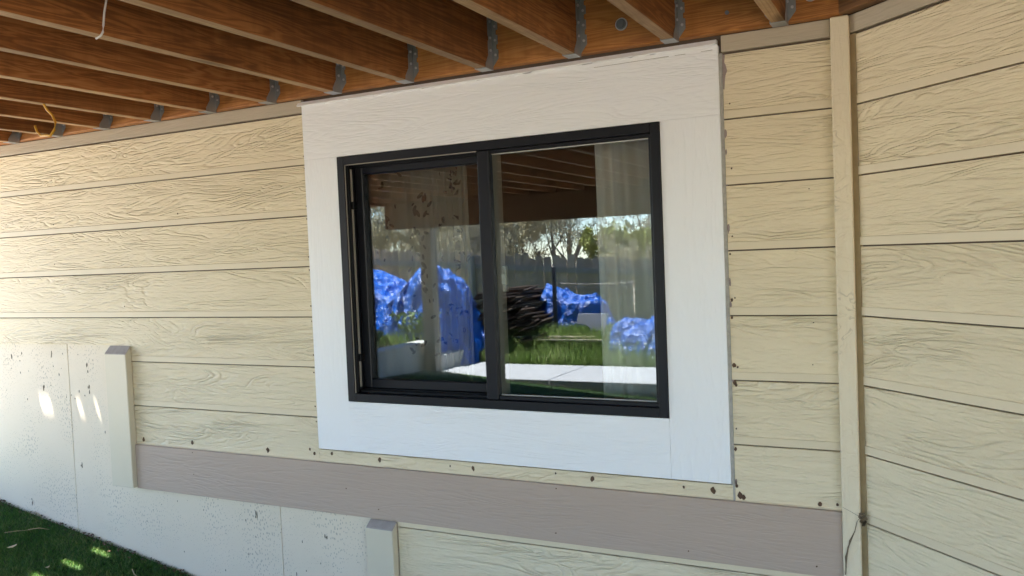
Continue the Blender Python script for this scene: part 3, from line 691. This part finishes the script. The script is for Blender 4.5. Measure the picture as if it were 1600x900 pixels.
# heap of old planks
LP = thing('plank_heap', (-4.0, -7.3, -.95), 'dark heap of old fence planks mirrored in the right pane', 'planks')
pms = []
for k in range(4):
    L = .9+.2*k; b = MB(); b.box(-.045-.006*k, .045+.006*k, -L/2, L/2, -.009, .009); pms.append(b)
used = [None]*4; rp = random.Random(12)
for lay in range(15):
    z = -.87+.042*lay; x0 = -4.32+.012*lay; x1 = -3.38-.036*lay
    x = x0+rp.uniform(0, .05)
    while x < x1:
        k = rp.randrange(4); loc = (x, -7.35+rp.uniform(-.12, .14), z+rp.uniform(-.012, .012))
        if used[k] is None: o = pms[k].build('plank', 'plank', LP, loc, local=True); used[k] = o.data
        else: o = link('plank', used[k], LP, loc)
        o.rotation_euler = (rp.uniform(-.05, .05), rp.uniform(-.75, -.1), rp.uniform(-.35, .35)); x += rp.uniform(.085, .13)
for k, (yy, zz) in enumerate(((-6.76, -.835), (-6.70, -.865))):
    MB().box(-3.95+.25*k, -2.70+.1*k, yy, yy+.09, zz, zz+.02).build('long_plank', 'paleplank', LP, (-3.95, yy, zz))
# white board with a round bite taken out of it
o_ = [(-2.98, -.56), (-2.60, -.56), (-2.66, -.90), (-3.03, -.90)]
cut = [(-3.02, -.85), (-2.93, -.85), (-2.86, -.838), (-2.815, -.80), (-2.80, -.76), (-2.82, -.715), (-2.87, -.685), (-2.99, -.675)]
ol = [o_[0], o_[1], o_[2], o_[3]]+cut
b = MB(); b.prism([(x, -6.86+(z+.6)*-.25, z) for x, z in ol], [(x, -6.90+(z+.6)*-.25, z) for x, z in ol])
o = b.build('cut_board', 'jboard', None, (-2.8, -6.88, -.95)); o['label'] = 'grey-white board with a rounded notch leaning before the plank heap'; o['category'] = 'board'
# dark post with two ropes
MP = thing('garden_post', (-3.50, -7.0, -.95), 'thin dark post standing in front of the planks, holding two ropes', 'post')
MB().box(-3.375, -3.33, -7.06, -7.02, -1.05, .02).build('post', 'metalpost', MP, (-3.375, -7.06, -1.05), bevel=.004)
b = MB(); b.tube([(-3.35+.22*k, -7.04+.04*k, -.185-.02*math.sin(k*.6)) for k in range(6)], .006, 6); b.build('rope', 'rope', MP, (-3.35, -7.04, -.18))
b = MB(); b.tube([(-3.35+.22*k, -7.04+.04*k, -.225-.02*math.sin(k*.6)) for k in range(6)], .006, 6); b.build('rope', 'rope', MP, (-3.35, -7.04, -.22))
# white flower heads in the grass
b = MB()
for k in range(26):
    x, y = random.gauss(-1.75, .22), random.uniform(-6.85, -6.45); z = float(gz(x, y))+random.uniform(.10, .18)
    r = random.uniform(.012, .022); b.tube([(x, y, z-r), (x, y, z-r*.3), (x, y, z+r*.5), (x, y, z+r)], [r*.4, r, r*.9, r*.3], 7)
b.build('white_flower', 'puff', None, (-1.75, -6.6, -.95), kind='stuff')

# leaf scatter for weeds, shrubs and trees
def leaves(name, mat, C, size, seed, kindv=None, parent=None, loc=(0, 0, 0)):
    g = np.random.default_rng(seed); n = len(C); a = g.normal(size=(n, 3)); a /= np.linalg.norm(a, axis=1)[:, None]
    b = np.cross(a, g.normal(size=(n, 3))); b /= np.linalg.norm(b, axis=1)[:, None]; s = (size*g.uniform(.5, 1.4, n))[:, None]
    V = np.stack([C-a*s, C+b*s*.45, C+a*s, C-b*s*.45], 1).reshape(-1, 3); F = np.arange(4*n).reshape(n, 4)
    me = fast_mesh(name, V, F, mat)
    return me
def weed(x, y, r, h, label, seed):
    g = np.random.default_rng(seed); z = float(gz(x, y)); t = thing('weed_clump', (x, y, z), label, 'weed')
    n = 420; u = g.uniform(0, 1, n)**.7; a = g.uniform(0, 6.28, n); rr = r*(.25+.75*u)*np.sqrt(g.uniform(0, 1, n))
    C = np.stack([rr*np.cos(a), rr*np.sin(a), h*u], -1)
    link('leaf_mass', leaves('leaf_mass', 'weed', C, .035, seed), t, (x, y, z), kind='stuff')
    b = MB()
    for k in range(12):
        a_ = g.uniform(0, 6.28); b.tube([(x, y, z-.02), (x+math.cos(a_)*r*.6, y+math.sin(a_)*r*.6, z+h*.8)], [.005, .002], 4)
    b.build('stem', 'weed', t, (x, y, z), kind='stuff')
weed(-4.62, -5.7, .32, .36, 'broad leafy weed growing behind the lower step of the retaining wall', 31)
weed(-4.40, -6.55, .20, .26, 'smaller weed beside the far end of the retaining wall', 32)
weed(-4.75, -5.0, .16, .20, 'low weed behind the taller part of the retaining wall', 33)

# trees beyond the fence
def tree_parts(seed, H, spread, nbud, budsize, mat_leaf, bare=True):
    g = random.Random(seed); b = MB(); tips = []
    def grow(p, d, L, r, dep):
        pts = [p]; rs = [r]; q = Vector(p); dd = Vector(d); n = 3
        for k in range(n):
            dd = (dd+Vector((g.gauss(0, .14), g.gauss(0, .14), g.gauss(.05, .08)))).normalized(); q = q+dd*L/n; pts.append(q.copy()); rs.append(r*(1-.22*(k+1)))
        b.tube(pts, rs, 5 if dep < 2 else 3)
        if dep >= 2: tips.extend([(pts[i]+(pts[i+1]-pts[i])*g.random()) for i in range(n) for _ in range(2)])
        if dep < 5:
            for k in range(3 if dep < 4 else 4):
                t = g.uniform(.35, 1.0); i = min(int(t*n), n-1); s = pts[i]+(pts[i+1]-pts[i])*(t*n-i)
                nd = (dd*.55+Vector((g.gauss(0, spread), g.gauss(0, spread), g.gauss(.35, .3)))).normalized()
                grow(s, nd, L*g.uniform(.55, .75), max(rs[min(i+1, n)]*.6, .006), dep+1)
    for k in range(3): grow(Vector((g.gauss(0, .08), g.gauss(0, .08), 0)), Vector((g.gauss(0, .2), g.gauss(0, .2), 1)).normalized(), H*.36, H*.016, 0)
    rg = np.random.default_rng(seed); T = np.array([tuple(t) for t in tips]); C = T[rg.integers(0, len(T), nbud)]+rg.normal(0, .07, (nbud, 3))
    return b, C
protos = []
for sd, H, nb, sz, ml in ((41, 6.0, 9000, .03, 'bud'), (42, 5.2, 13000, .035, 'bud'), (43, 4.2, 9000, .06, 'shrub')):
    b, C = tree_parts(sd, H, .55, nb, sz, ml); lm = leaves('crown', ml, C, sz, sd); protos.append((b, lm, ml))
tmesh = [None]*3
labs = ['bare-branched spring tree with grey buds beyond the fence', 'bare-branched spring tree with grey buds beyond the fence', 'small yellow-green tree in new leaf beyond the fence']
spots = [(0, -8.0, -13.2, .2), (1, -8.6, -14.0, 1.9), (0, -9.9, -14.5, 3.0), (1, -9.4, -15.6, 4.1), (0, -10.8, -16.6, 5.0), (1, -8.9, -17.5, .8), (0, -12.6, -15.8, 2.4), (0, -5.4, -19.5, 2.2), (1, -14.5, -18, 3.7), (0, -12.0, -12.8, .4), (2, -5.6, -15.5, .3), (2, -4.7, -16.2, 2.0), (2, -3.9, -15.4, 4.0)]
spots += [(0, -13.6, -13.4, 1.0), (1, -11.0, -13.6, 2.0), (1, -15.5, -15.0, .5), (0, -7.6, -17.0, 3.3), (1, -10.2, -15.2, 5.5)]
bushes = [(0, -12.6, -11.6, .3), (1, -11.2, -11.9, 1.3), (0, -9.9, -11.5, 2.3), (1, -8.7, -11.8, 3.3), (0, -7.5, -11.6, 4.3), (1, -6.5, -11.9, 5.3), (1, -4.4, -12.0, .9), (0, -3.4, -12.2, 2.7)]
spots += bushes
for k, x, y, a in spots:
    z = -1.3 if k == 2 else -1.45
    pass
    t = thing('tree', (x, y, z), labs[k], 'tree', 'bare trees beyond the fence' if k < 2 else 'yellow-green trees beyond the fence')
    low = (k, x, y, a) in bushes
    if low: t.name = 'bush'; t['label'] = 'low bare twiggy bush growing close behind the fence'; t['category'] = 'bush'; t['group'] = 'bare bushes behind the fence'
    sc = random.uniform(.9, 1.1)*(.72 if k == 2 else .48 if low else 1.); t.scale = (sc, sc, sc); t.rotation_euler.z = a
    b, lm, ml = protos[k]
    if tmesh[k] is None:
        o = b.build('trunk', 'bark', None, (0, 0, 0), local=True); tmesh[k] = o.data
    else: o = link('trunk', tmesh[k])
    o.parent = t; o.location = (0, 0, 0)
    o = link('crown', lm); o.parent = t; o.location = (0, 0, 0)
